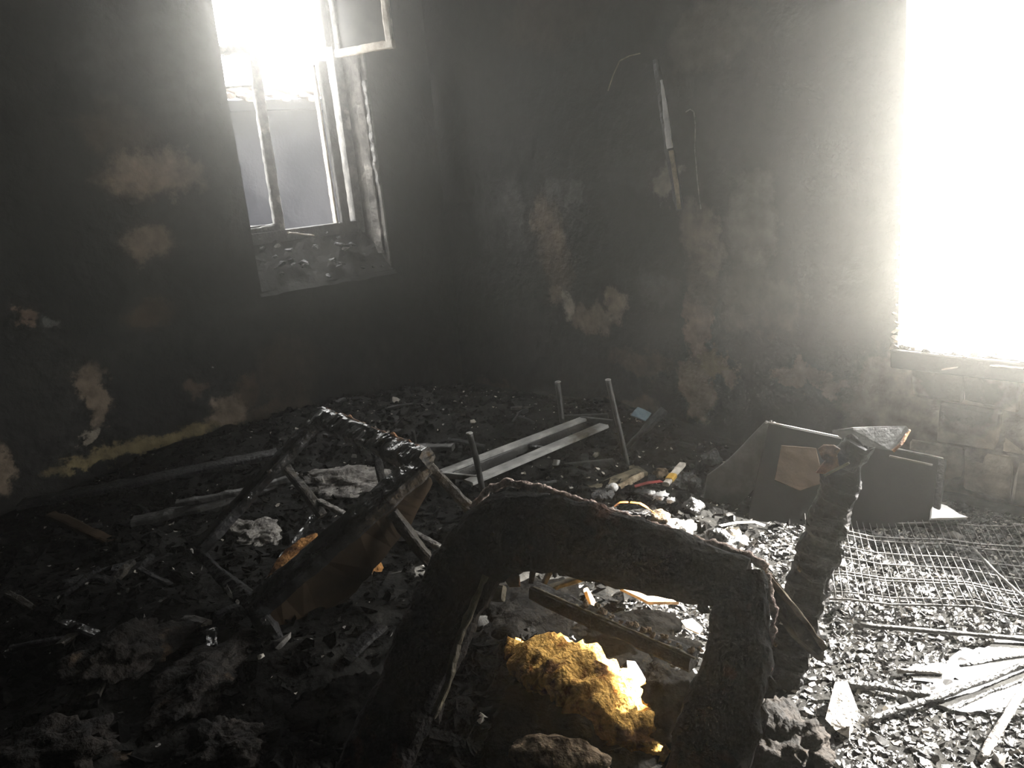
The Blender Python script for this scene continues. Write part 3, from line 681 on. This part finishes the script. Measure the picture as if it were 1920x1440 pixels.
def shard(name, label, cat, px, z, th, mat, group=None, rag=.004, hpz=True, tilt=.03):
    P3 = [(hp(x, y, z) if hpz else fp(x, y, z)) + Vector((0, 0, tilt * math.sin(i * 1.7))) for i, (x, y) in enumerate(px)]
    o = plate(name, P3, th, mat, None, rag=rag, bev=0, seed=px[0][0] * .1); centred(o); return tag(o, label, cat, group)
# white and coloured scraps on the rubble heap
lump('white_lump', 'small round white lump on the rubble heap', 'lump', hp(1150, 914, .03), (.024, .022, .021), 'white', sub=3, amp=.1)
for i, (x, y, r_) in enumerate([(1238, 930, .035), (1222, 925, .02), (1258, 938, .02)]):
    lump('crumpled_paper', ['largest crumpled white paper scrap on the rubble heap', 'little white paper scrap at the round lump side of the crumpled paper', 'little white paper scrap at the cabinet side of the crumpled paper'][i], 'paper', hp(x, y, .03), (r_, r_ * .8, r_ * .5), 'white', sub=3, amp=.6, ns=2.5, seed=i + 20)
def ribbon(label, px, z, w, mat, name='plastic_strip'):
    o = bar(name, [hp(x, y, zz) for (x, y), zz in zip(px, z)], w, .004, mat, None, step=.01); centred(o); return tag(o, label, 'strip')
ribbon('long curved orange plastic strip on the rubble heap', [(1182, 942), (1200, 944), (1215, 953), (1226, 962)], [.05, .06, .055, .03], .016, 'orange')
ribbon('short orange plastic strip below the round white lump', [(1152, 950), (1162, 942), (1178, 942)], [.03, .045, .04], .016, 'orange')
ribbon('dark red plastic strip beside the taped stick', [(1190, 912), (1215, 905), (1240, 902)], [.03, .04, .04], .03, 'red')
ribbon('thin bent metal strip in front of the grey cabinet side', [(1350, 986), (1380, 980), (1415, 979), (1434, 986)], [.05, .06, .06, .05], .02, 'grey_metal', 'metal_strip')
st = thing('taped_stick', 'short pale wooden stick with a yellow tape band on the rubble heap', 'stick')
s0, s1 = hp(1248, 908, .03), hp(1280, 870, .10)
bar('stick_body', [s0, s1], .035, .02, 'pale', st, amp=.003); bar('tape_band', [s0.lerp(s1, .18), s0.lerp(s1, .42)], .04, .026, 'tape', st)
heap = [(1335, 862, .05, .055, 'coal', 'glinting wet coal lump at the tip of the grey cabinet side'), (1288, 908, .075, .05, 'coal', 'large black clod between the paper scrap and the cabinet'), (1345, 1018, .07, .05, 'coal', 'angular black clod at the foot of the grey cabinet side'),
        (1272, 995, .07, .04, 'ash', 'crumbly pale ash clod behind the armchair rail'), (1238, 972, .045, .03, 'foam_burnt', 'small tan ash clod beside the crumbly pale one'), (1372, 1002, .04, .03, 'pale', 'grey pebble-like plaster lump near the bent metal strip'), (1388, 1018, .034, .03, 'pale', 'rounded white plaster lump near the bent metal strip'), (1355, 1022, .035, .03, 'foam_burnt', 'dull plaster lump against the angular black clod'),
        (1218, 930, .05, .03, 'coal', 'flat black clod behind the crumpled white paper'), (1130, 930, .05, .035, 'coal', 'black clod in front of the round white lump'), (1300, 950, .05, .035, 'coal', 'black clod below the large clod'), (1240, 890, .045, .03, 'foam_burnt', 'greyish brown clod at the end of the table shelf')]
for i, (x, y, r_, rz_, mt_, lb) in enumerate(heap):
    lump('rubble_clod', lb, 'clod', hp(x, y, rz_ * .3), (r_, r_ * .85, rz_), mt_, sub=4 if r_ > .06 else 3, amp=.45, ns=1.6, seed=i * 3.1, fine=.08, rot=(0, 0, i))
shard('wood_splinter_board', 'bare pale wood splinter lit by the window behind the armchair rail', 'wood', [(1162, 1102), (1185, 1090), (1240, 1104), (1272, 1124), (1215, 1130)], .28, .012, 'wood_lit', hpz=False, tilt=.008)
shard('paper_strip', 'white strip of paper lying in the armchair opening, upper one', 'paper', [(1288, 1108), (1298, 1104), (1332, 1130), (1326, 1140)], .26, .004, 'white', hpz=False, tilt=.005)
shard('paper_strip', 'white scrap in the armchair opening, lower one by the post', 'paper', [(1278, 1164), (1298, 1162), (1318, 1176), (1310, 1184), (1286, 1178)], .24, .006, 'white', hpz=False, tilt=.005)
shard('paper_scrap', 'white paper scrap beside the yellow foam block', 'paper', [(1175, 1238), (1190, 1245), (1212, 1278), (1182, 1288)], .2, .004, 'white', hpz=False, tilt=.01)
shard('paper_fan', 'white fan-shaped paper beside the leaning charred post', 'paper', [(1540, 1064), (1560, 1010), (1572, 1028), (1588, 1052), (1565, 1064)], .06, .005, 'white', tilt=.015)
shard('cloth_scrap', 'pale rounded cloth scrap between the cabinet and the mesh', 'cloth', [(1746, 972), (1750, 948), (1775, 946), (1800, 956), (1816, 974)], .07, .012, 'white', tilt=.02)
shard('plastic_shard', 'blue-grey plastic shard at the wall behind the upturned table', 'plastic', [(1182, 778), (1196, 772), (1222, 772), (1210, 780)], .30, .01, 'blue', hpz=False)
dk = bar('charred_plank', [fp(1175, 840, .12), fp(1205, 808, .22), fp(1246, 768, .32)], .08, .025, 'char', None, amp=.006); tag(centred(dk), 'charred plank leaning behind the upturned table leg', 'plank')
bp_ = bar('scorched_plank', [fp(1030, 1104, .34), fp(1090, 1082, .38), fp(1160, 1058, .42)], .035, .02, 'wood_olive', None, amp=.006); tag(centred(bp_), 'olive scorched plank under the armchair rail', 'plank')
bp_ = bar('scorched_stick', [fp(1018, 1098, .38), fp(1036, 1060, .44)], .016, .016, 'wood_olive', None, amp=.003); tag(centred(bp_), 'short upright scorched stick under the armchair rail', 'stick')
bp_ = bar('wood_splinter', [fp(1098, 1106, .34), fp(1106, 1122, .31), fp(1118, 1150, .27)], .022, .012, 'wood_lit', None, amp=.006); tag(centred(bp_), 'small lit wood splinter behind the charred board', 'wood')
# planks of the burnt bed along the tall-window wall
for px, w, mt_, lb in [([(40, 945, .22), (250, 905, .25), (520, 848, .27)], .12, 'char', 'long charred plank nearest the tall-window wall'), ([(250, 978, .20), (380, 950, .22), (520, 905, .24)], .10, 'dark_metal', 'grey-topped charred plank in front of the longest plank'),
                       ([(95, 965, .24), (160, 995, .2), (215, 1020, .16)], .06, 'wood_brown', 'short brown plank end crossing the long planks'), ([(120, 1100, .2), (300, 1045, .2), (380, 1020, .2)], .10, 'char', 'charred plank running up to the corner of the overturned chair'),
                       ([(330, 945, .25), (440, 925, .25), (560, 892, .27)], .05, 'dark_metal', 'narrow grey batten reaching behind the overturned chair'), ([(640, 800, .3), (760, 840, .3), (850, 838, .3)], .06, 'dark_metal', 'grey board end sticking out behind the overturned chair'),
                       ([(780, 1150, .12), (860, 1050, .2), (1000, 960, .2)], .06, 'char', 'charred plank running under the armchair towards the table')]:
    o = bar('charred_plank', [fp(*p) for p in px], w, .03, mt_, None, amp=.008, nscale=14); tag(centred(o), lb, 'plank')
# burnt cloth heaps
for x, y, r, lb in [(470, 1000, (.14, .10, .05), 'dark ashy cloth heap seen through the overturned chair'), (640, 905, (.22, .14, .06), 'grey flaky ash heap behind the overturned chair'), (225, 1230, (.10, .16, .07), 'folded burnt cloth in the dark corner'), (390, 1270, (.18, .12, .06), 'wide burnt cloth heap in the dark foreground'),
                    (650, 1330, (.14, .1, .06), 'burnt cloth lump beside the armchair post'), (100, 1420, (.16, .12, .06), 'burnt cloth lump at the dark bottom corner'), (420, 1410, (.12, .1, .06), 'burnt cloth lump at the bottom edge'), (1470, 1400, (.10, .12, .09), 'torn brown-edged cloth hanging below the charred post'), (1400, 1345, (.06, .05, .05), 'small burnt cloth knot at the armchair post foot')]:
    lump('burnt_cloth', lb, 'cloth', hp(x, y, r[2] * .3), r, 'ash' if 'ash' in lb else 'soot' if 'post' in lb and 'armchair post' in lb else 'cloth', sub=5, amp=.5, ns=1.8, seed=x * .01, fine=.09, rot=(0, 0, x))

# ---- things on the walls
tk = thing('cable_trunking', 'peeling white cable trunking hanging off the window wall', 'trunking')
sw = [wr(1228, 112, XW - .03), wr(1243, 190, XW - .04), wr(1254, 270, XW - .05), wr(1266, 345, XW - .035), wr(1275, 394, XW - .03)]
bar('trunking_body', sw, [.03, .05, .06, .06, .05], .02, 'sash_dark', tk, up=(1, 0, 0), amp=.006)
bar('peeled_strip', [wr(1240, 150, XW - .055), wr(1247, 200, XW - .07), wr(1256, 278, XW - .075)], [.015, .035, .04], .006, 'white', tk, up=(1, 0, 0), amp=.004)
bar('peeled_strip', [wr(1258, 282, XW - .07), wr(1268, 345, XW - .06), wr(1274, 392, XW - .05)], [.03, .03, .025], .006, 'tanstone', tk, up=(1, 0, 0), amp=.004)
def cable(label, pts, r, mt_, off=.02):
    o = tube('cable', [wr(x, y, XW - off) for x, y in pts], r, mt_, None, step=.01); tag(centred(o), label, 'cable')
cable('thin cable hanging with a hooked end beside the trunking', [(1286, 210), (1294, 205), (1301, 209), (1304, 235), (1303, 280), (1308, 340), (1314, 392)], .0035, 'ash')
cable('short curled wire high on the window wall', [(1140, 170), (1150, 140), (1162, 114), (1180, 105), (1200, 100)], .0035, 'tanstone')

# ================================================================== RUBBLE
# charcoal lumps that can be told apart
k_ = 0
regions = [((1500, 1180), (1915, 1435), 70, .012, .03, 'on the bright floor in front of the wire mesh'), ((1540, 990), (1915, 1150), 40, .014, .035, 'under the wire mesh panel'), ((950, 860), (1440, 1080), 40, .012, .035, 'on the rubble heap behind the armchair'),
           ((20, 960), (900, 1430), 70, .015, .05, 'in the dark rubble around the overturned chair'), ((560, 740), (1250, 860), 40, .015, .04, 'at the foot of the walls behind the upturned table')]
protos = [rock_me(1, rnd.uniform(.6, .9), rnd.uniform(.4, .7), 700 + i) for i in range(10)]
pm = {}
def proto(i, mt_):
    if (i, mt_) not in pm:
        me = protos[i].copy(); me.materials.append(MAT[mt_]); pm[(i, mt_)] = me
    return pm[(i, mt_)]
for (ax, ay), (bx, by), cnt, s0_, s1_, where in regions:
    for _ in range(cnt):
        x, y = rnd.uniform(ax, bx), rnd.uniform(ay, by)
        s = s0_ + (s1_ - s0_) * rnd.random() ** 2
        mt_ = rnd.choices(['coal', 'ash', 'pale'], [.78, .16, .06])[0]
        p = hp(x, y)
        if not (0 < p.y < YW - .1 and p.x < XW - .06): continue
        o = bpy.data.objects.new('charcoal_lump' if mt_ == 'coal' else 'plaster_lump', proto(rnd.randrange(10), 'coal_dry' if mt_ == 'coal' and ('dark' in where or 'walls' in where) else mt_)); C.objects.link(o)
        o.scale = (s, s, s); put(o, p + Vector((0, 0, s * .25)), (rnd.uniform(-.5, .5), rnd.uniform(-.5, .5), rnd.uniform(0, 6)))
        if mt_ == 'coal': tag(o, 'loose black charcoal lump ' + where, 'charcoal', 'charcoal lumps ' + where)
        else: tag(o, 'loose pale plaster lump ' + where, 'plaster', 'plaster lumps ' + where)
# charred sticks strewn over the back of the room and the dark side
for (ax, ay), (bx, by), cnt, where in [((560, 745), (1290, 850), 26, 'on the debris at the foot of the walls'), ((30, 900), (700, 1300), 22, 'in the dark debris around the overturned chair'), ((980, 870), (1440, 1060), 14, 'on the rubble heap behind the armchair')]:
    for _ in range(cnt):
        p = hp(rnd.uniform(ax, bx), rnd.uniform(ay, by))
        if not (0 < p.y < YW - .25 and p.x < XW - .25): continue
        L_ = rnd.uniform(.06, .2); an = rnd.uniform(0, 3.14); d_ = Vector((math.cos(an), math.sin(an), rnd.uniform(-.15, .35))) * L_
        o = bar('charred_stick', [p + d_ * -.5 + Vector((0, 0, .015)), p + d_ * .1 + Vector((0, 0, .02)), p + d_ * .5 + Vector((0, 0, .015))], rnd.uniform(.014, .05), rnd.uniform(.012, .022), rnd.choice(['char', 'char_wet', 'wood_dark', 'char']), None, amp=.006, nscale=24, ring=8, step=.03)
        tag(centred(o), 'short charred stick ' + where, 'stick', 'charred sticks ' + where)
# the uncountable remainder: flakes and crumbs
def scatter(name, label, mat, n, smin, smax, areas, seed):
    r_ = random.Random(seed); V, F = [], []
    for _ in range(n):
        (ax, ay), (bx, by) = r_.choice(areas)
        x, y = r_.uniform(ax, bx), r_.uniform(ay, by)
        z = hgt(x, y); s = smin + (smax - smin) * r_.random() ** 2.2
        R = Matrix.Rotation(r_.uniform(0, 6.28), 3, 'Z') @ Matrix.Rotation(r_.gauss(0, .5), 3, 'X') @ Matrix.Rotation(r_.gauss(0, .5), 3, 'Y')
        b0_ = len(V); a_, c_, t_ = s, s * r_.uniform(.4, .9), s * r_.uniform(.2, .55)
        for k2 in range(5):
            an = k2 * 1.2566 + r_.uniform(-.4, .4)
            V.append(Vector((x, y, z + t_ * .3)) + R @ Vector((math.cos(an) * a_, math.sin(an) * c_, t_ * r_.uniform(.2, .7))))
        V.append(Vector((x, y, z + t_ * .3)) + R @ Vector((0, 0, -t_)))
        F.append(tuple(range(b0_, b0_ + 5)))
        for k2 in range(5): F.append((b0_ + (k2 + 1) % 5, b0_ + k2, b0_ + 5))
    o = link(name, mesh(name, V, F), mat); tag(o, label, 'rubble', kind='stuff'); return o
NEAR = ((1.5, .25), (3.6, 1.75))
scatter('charcoal_rubble', 'wet black charcoal flakes covering the floor below the wide window', 'coal', 13000, .006, .022, [NEAR], 1)
scatter('charcoal_rubble', 'black charcoal flakes with shade in their colour, covering the dark side of the floor', 'coal_dry', 15000, .008, .045, [((.1, 1.7), (3.6, 5.0)), ((.1, .8), (1.5, 1.8))], 4)
scatter('ash_rubble', 'grey ash flakes strewn over the whole floor', 'ash', 6500, .005, .016, [NEAR, NEAR, NEAR, NEAR, NEAR, NEAR, ((1.6, .8), (3.6, 2.4)), ((.1, .8), (3.6, 5.0))], 2)  # ash crowded below the wide window to whiten the sunlit floor
scatter('plaster_crumbs', 'pale plaster crumbs strewn over the floor rubble', 'pale', 900, .004, .016, [NEAR, ((1.8, 1.5), (3.5, 4.9)), ((.1, .8), (3.6, 5.0))], 3)

# ================================================================== HAZE
mt, nt, b = nodes('smoke_glare_haze'); nt.nodes.remove(b); MAT['haze'] = mt
vsn = nt.nodes.new('ShaderNodeVolumeScatter'); vsn.inputs['Color'].default_value = (.95, .94, .89, 1)
vsn.inputs['Density'].default_value = .057; vsn.inputs['Anisotropy'].default_value = .9  # scattering also stands in for lens glare around the windows
nt.links.new(vsn.outputs['Volume'], nt.nodes['Material Output'].inputs['Volume'])
hz = link('smoke_glare_haze', box_me(XB + .02, XW + .15, YB + .02, YW + .40, .9, ZC - .01), 'haze'); tag(hz, 'thin grey smoke haze over the room, also imitating lens glare around the windows', 'haze', kind='stuff')
